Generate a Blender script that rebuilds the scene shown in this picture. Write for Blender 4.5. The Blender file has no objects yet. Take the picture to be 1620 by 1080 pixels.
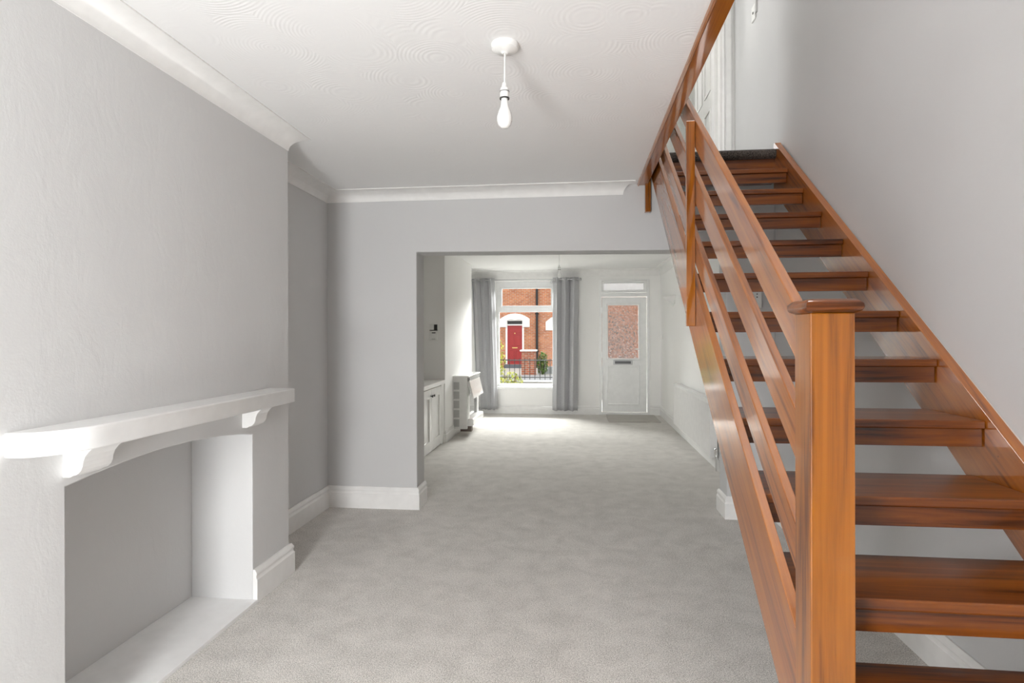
import bpy, bmesh, math, random
from mathutils import Vector, Matrix
random.seed(7)
S = bpy.context.scene
COL = S.collection
PI = math.pi

# ------------------------------------------------------------------ materials
def new_mat(name):
    m = bpy.data.materials.new(name); m.use_nodes = True
    nt = m.node_tree; nt.nodes.clear()
    out = nt.nodes.new('ShaderNodeOutputMaterial')
    b = nt.nodes.new('ShaderNodeBsdfPrincipled')
    nt.links.new(b.outputs[0], out.inputs[0])
    return m, nt, b, out

def N(nt, typ, **kw):
    n = nt.nodes.new(typ)
    for k, v in kw.items(): setattr(n, k, v)
    return n

def coords(nt, scale=(1, 1, 1), rot=(0, 0, 0), kind='Object'):
    tc = N(nt, 'ShaderNodeNewGeometry') if kind == 'World' else N(nt, 'ShaderNodeTexCoord')
    mp = N(nt, 'ShaderNodeMapping')
    mp.inputs['Scale'].default_value = scale; mp.inputs['Rotation'].default_value = rot
    nt.links.new(tc.outputs['Position' if kind == 'World' else kind], mp.inputs[0])
    return mp.outputs[0]

def noise(nt, vec, scale, detail=3, rough=.5, dist=0):
    n = N(nt, 'ShaderNodeTexNoise')
    n.inputs['Scale'].default_value = scale; n.inputs['Detail'].default_value = detail
    n.inputs['Roughness'].default_value = rough; n.inputs['Distortion'].default_value = dist
    nt.links.new(vec, n.inputs['Vector']); return n.outputs[0]

def ramp(nt, fac, stops):
    r = N(nt, 'ShaderNodeValToRGB')
    e = r.color_ramp.elements
    while len(e) < len(stops): e.new(.5)
    for i, (p, c) in enumerate(stops):
        e[i].position = p; e[i].color = (*c, 1) if len(c) == 3 else c
    nt.links.new(fac, r.inputs[0]); return r.outputs[0]

def bump(nt, b, h, strength, dist, prev=None):
    n = N(nt, 'ShaderNodeBump'); n.inputs['Strength'].default_value = strength
    n.inputs['Distance'].default_value = dist
    nt.links.new(h, n.inputs['Height'])
    if prev: nt.links.new(prev, n.inputs['Normal'])
    nt.links.new(n.outputs[0], b.inputs['Normal']); return n.outputs[0]

def plain(name, col, rough=.5, metal=0, coat=0, bumps=0, spec=.5):
    m, nt, b, o = new_mat(name)
    v = coords(nt)
    f = noise(nt, v, 14, 3)
    c = ramp(nt, f, [(.3, tuple(x*.97 for x in col)), (.7, tuple(min(1, x*1.03) for x in col))])
    nt.links.new(c, b.inputs['Base Color'])
    b.inputs['Roughness'].default_value = rough; b.inputs['Metallic'].default_value = metal
    b.inputs['Coat Weight'].default_value = coat; b.inputs['Specular IOR Level'].default_value = spec
    if bumps: bump(nt, b, noise(nt, v, 60, 4), bumps, .002)
    return m

def wall_paint(name, col, rough=.85, fine=.12, big=.25):
    m, nt, b, o = new_mat(name)
    v = coords(nt, kind='World')
    f = noise(nt, v, 1.7, 4)
    c = ramp(nt, f, [(.3, tuple(x*.985 for x in col)), (.7, tuple(min(1, x*1.015) for x in col))])
    nt.links.new(c, b.inputs['Base Color']); b.inputs['Roughness'].default_value = rough
    b.inputs['Specular IOR Level'].default_value = .3
    n1 = bump(nt, b, noise(nt, coords(nt, (1, 1, .55), kind='World'), 9, 5, .6, .6), big, .006)
    bump(nt, b, noise(nt, v, 180, 3), fine, .0015, n1)
    return m

def artex(name, col):
    m, nt, b, o = new_mat(name)
    b.inputs['Base Color'].default_value = (*col, 1); b.inputs['Roughness'].default_value = .8
    b.inputs['Specular IOR Level'].default_value = .3
    v = coords(nt, (1, 1, .0), kind='World')
    warp = noise(nt, v, 3, 2)
    vo = N(nt, 'ShaderNodeTexVoronoi'); vo.inputs['Scale'].default_value = 3.6
    nt.links.new(v, vo.inputs['Vector'])
    mu = N(nt, 'ShaderNodeMath', operation='MULTIPLY'); mu.inputs[1].default_value = 120
    nt.links.new(vo.outputs['Distance'], mu.inputs[0])
    ad = N(nt, 'ShaderNodeMath', operation='MULTIPLY_ADD'); ad.inputs[1].default_value = 14
    nt.links.new(warp, ad.inputs[0]); nt.links.new(mu.outputs[0], ad.inputs[2])
    sn = N(nt, 'ShaderNodeMath', operation='SINE'); nt.links.new(ad.outputs[0], sn.inputs[0])
    msk = noise(nt, v, 5, 3)
    mk = ramp(nt, msk, [(.42, (0, 0, 0)), (.62, (1, 1, 1))])
    mm = N(nt, 'ShaderNodeMath', operation='MULTIPLY')
    nt.links.new(sn.outputs[0], mm.inputs[0]); nt.links.new(mk, mm.inputs[1])
    n1 = bump(nt, b, mm.outputs[0], .16, .0022)
    bump(nt, b, noise(nt, v, 40, 4), .12, .002, n1)
    return m

def carpet(name, c0, c1, sc=210):
    m, nt, b, o = new_mat(name)
    v = coords(nt, kind='World')
    f1 = noise(nt, v, sc, 2, .6); f2 = noise(nt, v, 7, 5, .62, .4); f3 = noise(nt, v, 90, 3)
    a = N(nt, 'ShaderNodeMath', operation='MULTIPLY_ADD'); a.inputs[1].default_value = .72
    nt.links.new(f1, a.inputs[0])
    a2 = N(nt, 'ShaderNodeMath', operation='MULTIPLY'); a2.inputs[1].default_value = .16
    nt.links.new(f2, a2.inputs[0])
    a3 = N(nt, 'ShaderNodeMath', operation='MULTIPLY_ADD'); a3.inputs[1].default_value = .14
    nt.links.new(f3, a3.inputs[0]); nt.links.new(a2.outputs[0], a3.inputs[2]); nt.links.new(a3.outputs[0], a.inputs[2])
    c = ramp(nt, a.outputs[0], [(.36, c0), (.62, c1)])
    nt.links.new(c, b.inputs['Base Color']); b.inputs['Roughness'].default_value = 1
    b.inputs['Specular IOR Level'].default_value = .05
    b.inputs['Sheen Weight'].default_value = .15
    n1 = bump(nt, b, f2, .12, .012)
    bump(nt, b, a.outputs[0], .7, .006, n1)
    return m

def wood(name, axis, dark=(.16, .040, .008), mid=(.40, .125, .022), light=(.56, .205, .042), slope=0.0, coat=1.0, rough=.34, ior=1.75):
    """varnished pine: the grain runs along the named axis (slope: angle in the YZ plane)"""
    m, nt, b, o = new_mat(name)
    tc = N(nt, 'ShaderNodeNewGeometry')
    r = N(nt, 'ShaderNodeMapping'); r.inputs['Rotation'].default_value = (-slope, 0, 0)
    nt.links.new(tc.outputs['Position'], r.inputs[0])
    oi = N(nt, 'ShaderNodeObjectInfo')
    sh = N(nt, 'ShaderNodeVectorMath', operation='MULTIPLY_ADD')
    cx = N(nt, 'ShaderNodeCombineXYZ')
    for i in range(3): nt.links.new(oi.outputs['Random'], cx.inputs[i])
    nt.links.new(cx.outputs[0], sh.inputs[0]); sh.inputs[1].default_value = (5, 7, 9)
    nt.links.new(r.outputs[0], sh.inputs[2])
    mp = N(nt, 'ShaderNodeMapping')
    sc = {'X': (.55, 9, 9), 'Y': (9, .55, 9), 'Z': (9, 9, .55)}[axis]
    mp.inputs['Scale'].default_value = sc
    nt.links.new(sh.outputs[0], mp.inputs[0])
    f = noise(nt, mp.outputs[0], 2.2, 5, .58, .9)
    mp2 = N(nt, 'ShaderNodeMapping'); mp2.inputs['Scale'].default_value = tuple((1.2 if q < 1 else 60) for q in sc)
    nt.links.new(sh.outputs[0], mp2.inputs[0])
    g = noise(nt, mp2.outputs[0], 2.0, 3, .6)
    a = N(nt, 'ShaderNodeMath', operation='MULTIPLY_ADD'); a.inputs[1].default_value = .75
    nt.links.new(f, a.inputs[0])
    g2 = N(nt, 'ShaderNodeMath', operation='MULTIPLY'); g2.inputs[1].default_value = .25
    nt.links.new(g, g2.inputs[0]); nt.links.new(g2.outputs[0], a.inputs[2])
    c = ramp(nt, a.outputs[0], [(.36, dark), (.46, mid), (.62, light)])
    # nail holes and small knots
    vo = N(nt, 'ShaderNodeTexVoronoi'); vo.inputs['Scale'].default_value = 9
    nt.links.new(sh.outputs[0], vo.inputs['Vector'])
    kn = ramp(nt, vo.outputs['Distance'], [(.018, (.25, .2, .18)), (.04, (1, 1, 1))])
    mx = N(nt, 'ShaderNodeMix', data_type='RGBA', blend_type='MULTIPLY'); mx.inputs[0].default_value = .8
    nt.links.new(c, mx.inputs[6]); nt.links.new(kn, mx.inputs[7])
    nt.links.new(mx.outputs[2], b.inputs['Base Color'])
    b.inputs['Roughness'].default_value = rough; b.inputs['Specular IOR Level'].default_value = .15
    b.inputs['Coat Weight'].default_value = coat; b.inputs['Coat Roughness'].default_value = .09
    b.inputs['Coat IOR'].default_value = ior
    bump(nt, b, a.outputs[0], .08, .002)
    return m

def brick(name, c1, c2, mortar, rowh=.075, bw=.225):
    m, nt, b, o = new_mat(name)
    tc = N(nt, 'ShaderNodeNewGeometry'); sp = N(nt, 'ShaderNodeSeparateXYZ')
    nt.links.new(tc.outputs['Position'], sp.inputs[0])
    ad = N(nt, 'ShaderNodeMath', operation='ADD')
    nt.links.new(sp.outputs['X'], ad.inputs[0]); nt.links.new(sp.outputs['Y'], ad.inputs[1])
    cb = N(nt, 'ShaderNodeCombineXYZ')
    nt.links.new(ad.outputs[0], cb.inputs[0]); nt.links.new(sp.outputs['Z'], cb.inputs[1])
    br = N(nt, 'ShaderNodeTexBrick')
    br.inputs['Scale'].default_value = 1; br.inputs['Brick Width'].default_value = bw
    br.inputs['Row Height'].default_value = rowh; br.inputs['Mortar Size'].default_value = .012
    br.inputs['Mortar Smooth'].default_value = .2; br.inputs['Bias'].default_value = .1
    br.inputs['Color1'].default_value = (*c1, 1); br.inputs['Color2'].default_value = (*c2, 1)
    br.inputs['Mortar'].default_value = (*mortar, 1)
    nt.links.new(cb.outputs[0], br.inputs['Vector'])
    f = noise(nt, cb.outputs[0], 3, 4, .65)
    mx = N(nt, 'ShaderNodeMix', data_type='RGBA', blend_type='MULTIPLY'); mx.inputs[0].default_value = 1
    t = ramp(nt, f, [(.3, (.72, .7, .7)), (.6, (1.05, 1.02, 1))])
    nt.links.new(br.outputs['Color'], mx.inputs[6]); nt.links.new(t, mx.inputs[7])
    nt.links.new(mx.outputs[2], b.inputs['Base Color']); b.inputs['Roughness'].default_value = .9
    inv = N(nt, 'ShaderNodeMath', operation='SUBTRACT'); inv.inputs[0].default_value = 1
    nt.links.new(br.outputs['Fac'], inv.inputs[1])
    bump(nt, b, inv.outputs[0], .5, .01)
    return m

def clear_glass(name):
    m, nt, b, o = new_mat(name); nt.nodes.remove(b)
    t = N(nt, 'ShaderNodeBsdfTransparent'); t.inputs[0].default_value = (.97, .985, .98, 1)
    g = N(nt, 'ShaderNodeBsdfGlossy'); g.inputs['Roughness'].default_value = .02
    fr = N(nt, 'ShaderNodeFresnel'); fr.inputs[0].default_value = 1.05
    mx = N(nt, 'ShaderNodeMixShader')
    nt.links.new(fr.outputs[0], mx.inputs[0]); nt.links.new(t.outputs[0], mx.inputs[1]); nt.links.new(g.outputs[0], mx.inputs[2])
    nt.links.new(mx.outputs[0], o.inputs[0]); return m

def pattern_glass(name):
    m, nt, b, o = new_mat(name)
    b.inputs['Base Color'].default_value = (.93, .92, .92, 1)
    b.inputs['Transmission Weight'].default_value = .86; b.inputs['Roughness'].default_value = .13
    b.inputs['IOR'].default_value = 1.25
    v = coords(nt, kind='World')
    vo = N(nt, 'ShaderNodeTexVoronoi'); vo.inputs['Scale'].default_value = 34
    vo.feature = 'SMOOTH_F1'
    nt.links.new(v, vo.inputs['Vector'])
    c = ramp(nt, vo.outputs['Distance'], [(.15, (1, .985, .98)), (.6, (.74, .71, .70))])
    nt.links.new(c, b.inputs['Base Color'])
    bump(nt, b, vo.outputs['Distance'], 1, .02)
    return m

def cloth(name, col):
    m, nt, b, o = new_mat(name)
    v = coords(nt, kind='World')
    f = noise(nt, coords(nt, (1, 1, .25), kind='World'), 220, 3)
    c = ramp(nt, f, [(.3, tuple(x*.9 for x in col)), (.7, tuple(x*1.08 for x in col))])
    nt.links.new(c, b.inputs['Base Color']); b.inputs['Roughness'].default_value = .9
    b.inputs['Sheen Weight'].default_value = .3; b.inputs['Specular IOR Level'].default_value = .15
    bump(nt, b, noise(nt, v, 500, 2), .25, .001)
    return m

def leaves(name, c0, c1):
    m, nt, b, o = new_mat(name)
    f = noise(nt, coords(nt, kind='World'), 9, 3)
    c = ramp(nt, f, [(.3, c0), (.7, c1)])
    nt.links.new(c, b.inputs['Base Color']); b.inputs['Roughness'].default_value = .55
    return m

M = {}
M['wall'] = wall_paint('grey emulsion', (.575, .575, .573))
M['wall_pl_lit'] = wall_paint('grey emulsion on rough plaster', (.625, .625, .622), big=.36, fine=.2)  # same grey paint, lightened to stand in for light; plaster bumps are real
M['white_wall'] = wall_paint('white emulsion', (.86, .855, .84), big=.15)
M['ceiling'] = artex('swirled white ceiling', (.83, .83, .825))
M['cove'] = plain('white coving paint', (.81, .805, .79), .7)
M['gloss'] = plain('white satin woodwork', (.82, .815, .80), .32, coat=.25)
M['mantel'] = plain('white gloss mantel paint', (.84, .84, .83), .28, coat=.35, bumps=.06)
M['hearth'] = plain('white painted hearth', (.82, .82, .815), .45, bumps=.15)
M['carpet'] = carpet('grey beige pile carpet', (.29, .275, .253), (.855, .822, .78))
M['carpet_dark'] = carpet('dark landing carpet', (.008, .007, .006), (.105, .088, .076), 130)
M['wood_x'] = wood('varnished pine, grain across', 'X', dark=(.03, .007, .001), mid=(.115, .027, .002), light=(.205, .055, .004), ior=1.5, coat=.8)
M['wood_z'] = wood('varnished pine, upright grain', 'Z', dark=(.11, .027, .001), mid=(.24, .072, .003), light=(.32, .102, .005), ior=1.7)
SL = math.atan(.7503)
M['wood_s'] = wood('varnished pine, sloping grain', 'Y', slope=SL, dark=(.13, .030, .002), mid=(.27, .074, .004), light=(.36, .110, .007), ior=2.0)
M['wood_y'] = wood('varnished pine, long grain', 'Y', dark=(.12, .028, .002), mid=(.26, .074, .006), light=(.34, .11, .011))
M['caulk'] = plain('pale filler', (.55, .50, .45), .7)
M['upvc'] = plain('white plastic frame', (.84, .845, .84), .25, coat=.2)
M['plastic'] = plain('white switch plastic', (.80, .80, .78), .35)
M['plastic_grey'] = plain('pale grey plastic', (.55, .55, .54), .4)
M['dark'] = plain('dark grey plastic', (.035, .033, .032), .5)
M['steel'] = plain('brushed steel', (.45, .45, .45), .3, metal=1)
M['chrome'] = plain('chrome', (.75, .75, .75), .12, metal=1)
M['pewter'] = plain('dark pewter', (.12, .12, .12), .35, metal=.9)
M['enamel'] = plain('white enamel', (.78, .775, .76), .3, coat=.3)
M['vent'] = plain('grey vent mesh', (.50, .50, .49), .6)
M['brown'] = plain('brown pipe cover', (.15, .12, .10), .6)
M['glass'] = clear_glass('window glass')
M['fireglass'] = plain('smoked fire glass', (.10, .10, .10), .08, coat=.6)
M['pattern'] = pattern_glass('stippled obscure glass')
M['frost'] = plain('frosted grey glass', (.42, .42, .42), .45)
M['frost'].node_tree.nodes['Principled BSDF'].inputs['Transmission Weight'].default_value = .25
M['curtain'] = cloth('grey curtain cloth', (.46, .46, .475))
M['mat'] = carpet('coir mat', (.30, .28, .255), (.58, .55, .51), 160)
M['bulb'] = plain('opal bulb', (.86, .86, .84), .2, coat=.4)
M['brick'] = brick('orange red brick', (.60, .225, .095), (.47, .145, .06), (.46, .36, .28))
M['brick2'] = brick('pillar brick', (.45, .13, .06), (.34, .09, .045), (.40, .32, .26))
M['stone'] = plain('white painted stone', (.82, .81, .79), .7)
M['greystone'] = plain('grey coping stone', (.42, .42, .43), .85, bumps=.3)
M['slate'] = plain('blue grey step', (.12, .125, .14), .8)
M['red'] = plain('red door paint', (.36, .022, .022), .3, coat=.3)
M['brass'] = plain('brass', (.75, .52, .2), .3, metal=.8)
M['iron'] = plain('black iron', (.016, .016, .017), .45)
M['asphalt'] = plain('grey road', (.33, .33, .335), .95, bumps=.4)
M['paving'] = plain('pale paving', (.50, .48, .45), .9, bumps=.3)
M['gravel'] = plain('gravel', (.20, .19, .17), .95, bumps=.6)
M['leaf'] = leaves('yellow green leaves', (.16, .24, .02), (.55, .52, .10))
M['leaf2'] = leaves('green leaves', (.05, .12, .02), (.22, .33, .07))
M['stem'] = plain('brown stem', (.12, .075, .04), .8)
M['rend'] = plain('white room paint', (.82, .82, .80), .8)

# ------------------------------------------------------------------ geometry helpers
def bm_new(): return bmesh.new()

def add_box(bm, x0, x1, y0, y1, z0, z1):
    vs = [bm.verts.new((x, y, z)) for z in (z0, z1) for y in (y0, y1) for x in (x0, x1)]
    for f in ((0, 2, 3, 1), (4, 5, 7, 6), (0, 1, 5, 4), (2, 6, 7, 3), (0, 4, 6, 2), (1, 3, 7, 5)):
        bm.faces.new([vs[i] for i in f])
    return vs

def add_prism(bm, pts, axis, a0, a1):
    """polygon pts (u,v) extruded along an axis: X -> (y,z), Y -> (x,z), Z -> (x,y)"""
    def P(u, v, a):
        return {'X': (a, u, v), 'Y': (u, a, v), 'Z': (u, v, a)}[axis]
    A = [bm.verts.new(P(u, v, a0)) for u, v in pts]; B = [bm.verts.new(P(u, v, a1)) for u, v in pts]
    n = len(pts)
    bm.faces.new(A); bm.faces.new(B[::-1])
    for i in range(n):
        j = (i+1) % n
        bm.faces.new((A[i], B[i], B[j], A[j]))

def add_lathe(bm, prof, cx, cy, seg=24, axis='Z', cz=0):
    """profile (r, h) turned about a vertical (or Y / X) axis through the centre"""
    def P(r, h, t):
        c, s = r*math.cos(t), r*math.sin(t)
        return {'Z': (cx+c, cy+s, cz+h), 'Y': (cx+c, cy+h, cz+s), 'X': (cx+h, cy+c, cz+s)}[axis]
    rings = []
    for r, h in prof:
        if r < 1e-6: rings.append([bm.verts.new(P(0, h, 0))])
        else: rings.append([bm.verts.new(P(r, h, 2*PI*k/seg)) for k in range(seg)])
    for a, b in zip(rings, rings[1:]):
        for k in range(seg):
            q = (k+1) % seg
            if len(a) == 1 and len(b) == 1: continue
            if len(a) == 1: bm.faces.new((a[0], b[k], b[q]))
            elif len(b) == 1: bm.faces.new((a[k], b[0], a[q]))
            else: bm.faces.new((a[k], b[k], b[q], a[q]))

def add_tube(bm, pts, r, seg=10):
    pts = [Vector(p) for p in pts]; rings = []
    for i, p in enumerate(pts):
        d = (pts[min(i+1, len(pts)-1)] - pts[max(i-1, 0)]).normalized()
        u = d.orthogonal().normalized() if abs(d.z) > .99 else d.cross(Vector((0, 0, 1))).normalized()
        w = d.cross(u)
        rings.append([bm.verts.new(p + r*(math.cos(2*PI*k/seg)*u + math.sin(2*PI*k/seg)*w)) for k in range(seg)])
    for a, b in zip(rings, rings[1:]):
        for k in range(seg):
            q = (k+1) % seg; bm.faces.new((a[k], a[q], b[q], b[k]))
    bm.faces.new(rings[0][::-1]); bm.faces.new(rings[-1])

def add_sweep(bm, prof, path, z0=0, down=False, skew=0):
    """profile (out, up) swept along an XY path, room on its left hand, mitred corners"""
    P = [Vector(p) for p in path]; n = len(P); rings = []
    for i in range(n):
        ns = []
        if i > 0: d = (P[i]-P[i-1]).normalized(); ns.append(Vector((-d.y, d.x)))
        if i < n-1: d = (P[i+1]-P[i]).normalized(); ns.append(Vector((-d.y, d.x)))
        mvec = ns[0] if len(ns) == 1 else (ns[0]+ns[1])/(1+ns[0].dot(ns[1]))
        e = (P[0]-P[1]).normalized()*skew if i == 0 else Vector((0, 0))
        rings.append([bm.verts.new((P[i].x+mvec.x*o+e.x*o, P[i].y+mvec.y*o+e.y*o, z0+(-u if down else u))) for o, u in prof])
    k = len(prof)
    for a, b in zip(rings, rings[1:]):
        for j in range(k):
            q = (j+1) % k; bm.faces.new((a[j], a[q], b[q], b[j]))
    bm.faces.new(rings[0]); bm.faces.new(rings[-1][::-1])

def add_holed(bm, axis, us, vs, holes, t0, t1):
    """a slab with rectangular holes. axis 'Y': u=x v=z ; axis 'X': u=y v=z ; 'Z': u=x v=y"""
    us = sorted(set(us)); vs = sorted(set(vs)); V = {}
    def vert(i, j, t):
        k = (i, j, t)
        if k not in V:
            u, v, a = us[i], vs[j], (t0, t1)[t]
            V[k] = bm.verts.new({'Y': (u, a, v), 'X': (a, u, v), 'Z': (u, v, a)}[axis])
        return V[k]
    def solid(i, j):
        if not (0 <= i < len(us)-1 and 0 <= j < len(vs)-1): return False
        cu, cv = (us[i]+us[i+1])/2, (vs[j]+vs[j+1])/2
        return not any(a < cu < b and c < cv < d for a, b, c, d in holes)
    for i in range(len(us)-1):
        for j in range(len(vs)-1):
            if not solid(i, j): continue
            for t in (0, 1):
                bm.faces.new([vert(i, j, t), vert(i+1, j, t), vert(i+1, j+1, t), vert(i, j+1, t)])
            for (di, dj, a, b) in ((-1, 0, (i, j), (i, j+1)), (1, 0, (i+1, j), (i+1, j+1)), (0, -1, (i, j), (i+1, j)), (0, 1, (i, j+1), (i+1, j+1))):
                if not solid(i+di, j+dj):
                    bm.faces.new([vert(*a, 0), vert(*b, 0), vert(*b, 1), vert(*a, 1)])

def obj(name, bm, mat, parent=None, bevel=0, smooth=None, seg=2, label=None):
    bmesh.ops.recalc_face_normals(bm, faces=bm.faces[:])
    if parent is not None:
        off = Vector((0, 0, 0)); p = parent
        while p: off += Vector(p.location); p = p.parent
        bmesh.ops.translate(bm, verts=bm.verts[:], vec=-off)
    me = bpy.data.meshes.new(name); bm.to_mesh(me); bm.free()
    me.materials.append(M[mat] if isinstance(mat, str) else mat)
    o = bpy.data.objects.new(name, me); COL.objects.link(o)
    if parent is not None: o.parent = parent
    if bevel:
        b = o.modifiers.new('edge', 'BEVEL'); b.width = bevel; b.segments = seg; b.limit_method = 'ANGLE'; b.angle_limit = .6
    if smooth is not None:
        for p in me.polygons: p.use_smooth = True
        try: me.set_sharp_from_angle(angle=smooth)
        except Exception: pass
    if label: o['label'] = label
    return o

def box(name, mat, b, parent=None, bevel=0, label=None):
    bm = bm_new(); add_box(bm, *b); return obj(name, bm, mat, parent, bevel, label=label)

def struct(o, **kw):
    o['kind'] = 'structure'; return o

def thing(name, label, cat, loc, group=None):
    o = bpy.data.objects.new(name, None); COL.objects.link(o); o.location = loc
    o.empty_display_size = .1
    o['label'] = label; o['category'] = cat
    if group: o['group'] = group
    return o

def tag(o, label, cat, group=None):
    o['label'] = label; o['category'] = cat
    if group: o['group'] = group
    return o

# ------------------------------------------------------------------ key dimensions (metres; camera at x=0, y=0)
XL, XBR, XR = -1.962, -1.63, 1.445         # alcove wall, chimney breast, stair wall
YP0, YP1 = 4.43, 4.65                      # partition with the wide opening
YW = 10.03                                 # street wall
YB = -.95                                 # wall behind
H, HF = 2.48, 2.47                         # ceilings
XRF, XLF, XBF = 1.42, -2.06, -1.65         # far room walls and breast
OL, OR, OH = -1.235, 1.10, 2.0             # opening in the partition
ZU, ZTOP = 2.655, 5.05                     # upper floor, upper ceiling
YU = 5.50                                  # upper end wall

# ------------------------------------------------------------------ the setting: near room
struct(box('floor', 'carpet', (-2.2, 1.6, YB-.1, YW+.1, -.06, 0)))
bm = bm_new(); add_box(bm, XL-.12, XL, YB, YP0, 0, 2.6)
struct(obj('wall_left', bm, 'wall_pl_lit'))
# chimney breast with its arched fire opening
F0, F1 = 1.700, 2.785
arch = [(1.700, .868), (1.815, .883), (1.955, .896), (2.116, .905), (2.304, .904), (2.525, .889), (2.680, .871), (2.785, .853)]
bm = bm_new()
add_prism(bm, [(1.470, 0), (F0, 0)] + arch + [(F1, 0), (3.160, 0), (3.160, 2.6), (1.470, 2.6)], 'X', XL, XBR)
struct(obj('wall_chimney_breast', bm, 'wall_pl_lit', bevel=.004))
struct(box('floor_hearth', 'hearth', (XL, -1.606, F0, F1, 0, .018), bevel=.002))
# partition with wide opening
bm = bm_new()
add_prism(bm, [(-2.2, 0), (OL, 0), (OL, OH+.002), (OR, OH-.02), (OR, 0), (XR, 0), (XR, 2.62), (-2.2, 2.62)], 'Y', YP0, YP1)
struct(obj('wall_partition', bm, 'wall', bevel=.006))
# stair wall, both storeys
struct(box('wall_right', 'wall', (XR, XR+.12, YB, YU+.12, 0, ZTOP)))
# ceiling and its boards over the stair
struct(box('ceiling', 'ceiling', (XL-.1, .456, YB, YP0, H, H+.12)))
bm = bm_new()
add_prism(bm, [(.456, 2.478), (.459, 2.468), (.466, 2.463), (.468, 2.468), (.472, 2.470), (.530, 2.470), (.530, 2.66), (.456, 2.66)], 'Y', YB, YP0)
struct(obj('trim_stairwell', bm, 'wood_y'))
# wall behind the camera with wide glazed garden doors letting in daylight
DX0, DX1, DZ1 = -1.29, -.70, 2.12
bm = bm_new()
add_holed(bm, 'Y', (-2.1, DX0, DX1, 1.57), (0, DZ1, ZTOP), [(DX0, DX1, -1, DZ1)], YB-.14, YB)
struct(obj('wall_back', bm, 'wall'))

# skirting profile
def skirt(h, t):
    return [(0, 0), (t, 0), (t, h-.052), (t-.003, h-.048), (t-.006, h-.040), (t-.006, h-.032), (t-.003, h-.028), (t-.004, h-.018), (t-.010, h-.006), (t-.013, h), (0, h)]
def baseboard(name, path, h=.168, t=.024):
    bm = bm_new(); add_sweep(bm, skirt(h, t), path)
    return struct(obj(name, bm, 'gloss', bevel=.0008))
baseboard('baseboard_left', [(OL, YP1), (OL, YP0), (XL, YP0), (XL, 3.16), (XBR, 3.16), (XBR, F1+.002)])
baseboard('baseboard_left_near', [(XBR, F0-.002), (XBR, 1.47), (XL, 1.47), (XL, YB)])
baseboard('baseboard_right', [(XR, YB), (XR, YP0), (OR, YP0), (OR, YP1), (XRF, YP1), (XRF, YW), (1.232, YW)], .165, .02)
baseboard('baseboard_front', [(.392, YW), (XLF, YW), (XLF, 9.12), (XBF, 9.12), (XBF, 7.23), (XBF-.015, 7.23)], .15, .02)

# coving
def cove_prof(p, d, n=10):
    return [(0, 0), (p, 0), (p, .004)] + [(p - p*math.sin(t)*.97, d - (d-.006)*math.cos(t)) for t in [PI/2*k/n for k in range(n+1)]] + [(0, d)]
def cove(name, path, p, d, z, skew=0):
    bm = bm_new(); add_sweep(bm, cove_prof(p, d), path, z, True, skew)
    return struct(obj(name, bm, 'cove', smooth=.7))
cove('trim_1', [(XBR, 3.158), (XBR, 1.47), (XL, 1.47), (XL, YB)], .116, .076, H, .38)
cove('trim_2', [(.350, YP0), (XL, YP0), (XL, 3.16)], .118, .076, H, .7)
cove('trim_3', [(XRF, YP1), (XRF, YW), (XLF, YW), (XLF, 9.12)], .10, .12, HF)

# ------------------------------------------------------------------ the setting: far room
WX0, WX1, WZ0, WZ1 = -1.385, -.355, .455, 2.285
DR0, DR1, DRZ = .392, 1.232, 2.30
bm = bm_new()
add_holed(bm, 'Y', (-2.2, WX0, WX1, DR0, DR1, 1.6), (0, WZ0, WZ1, DRZ, 2.62), [(WX0, WX1, WZ0, WZ1), (DR0, DR1, -1, DRZ)], YW, YW+.24)
struct(obj('wall_front', bm, 'white_wall'))
struct(box('wall_front_right', 'white_wall', (XRF, XRF+.14, YP1, YW, 0, 2.62)))
struct(box('wall_front_left', 'white_wall', (XLF-.14, XLF, YP1, YW, 0, 2.62)))
struct(box('wall_front_breast', 'white_wall', (XLF, XBF, 7.23, 9.12, 0, 2.55), bevel=.004))
struct(box('ceiling_front', 'ceiling', (-2.2, 1.56, YP1, YW, HF, HF+.08)))

# street window
win = bpy.data.objects.new('window_1', None); COL.objects.link(win); win.location = (-.87, YW+.09, WZ0); win['kind'] = 'structure'
wy0, wy1 = YW+.085, YW+.15
bm = bm_new()
add_holed(bm, 'Y', (WX0, -1.335, -1.29, -.425, -.398, WX1), (WZ0, .512, 1.757, 1.868, 2.168, WZ1),
          [(-1.335, -.398, .512, 1.757), (-1.29, -.425, 1.868, 2.168)], wy0, wy1)
obj('window_frame', bm, 'upvc', win, bevel=.006)
bm = bm_new()
add_holed(bm, 'Y', (-1.315, -1.285, -.43, -.40), (1.84, 1.872, 2.164, 2.195), [(-1.285, -.43, 1.872, 2.164)], wy0-.018, wy0)
obj('sash_frame', bm, 'upvc', win, bevel=.006)
box('window_pane', 'glass', (-1.335, -.398, wy0+.03, wy0+.034, .512, 1.757), win)
box('window_pane', 'glass', (-1.29, -.425, wy0+.03, wy0+.034, 1.868, 2.168), win)
box('window_sill', 'gloss', (WX0-.04, WX1+.04, YW-.045, wy0, WZ0-.03, WZ0+.012), win, bevel=.006)

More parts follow.
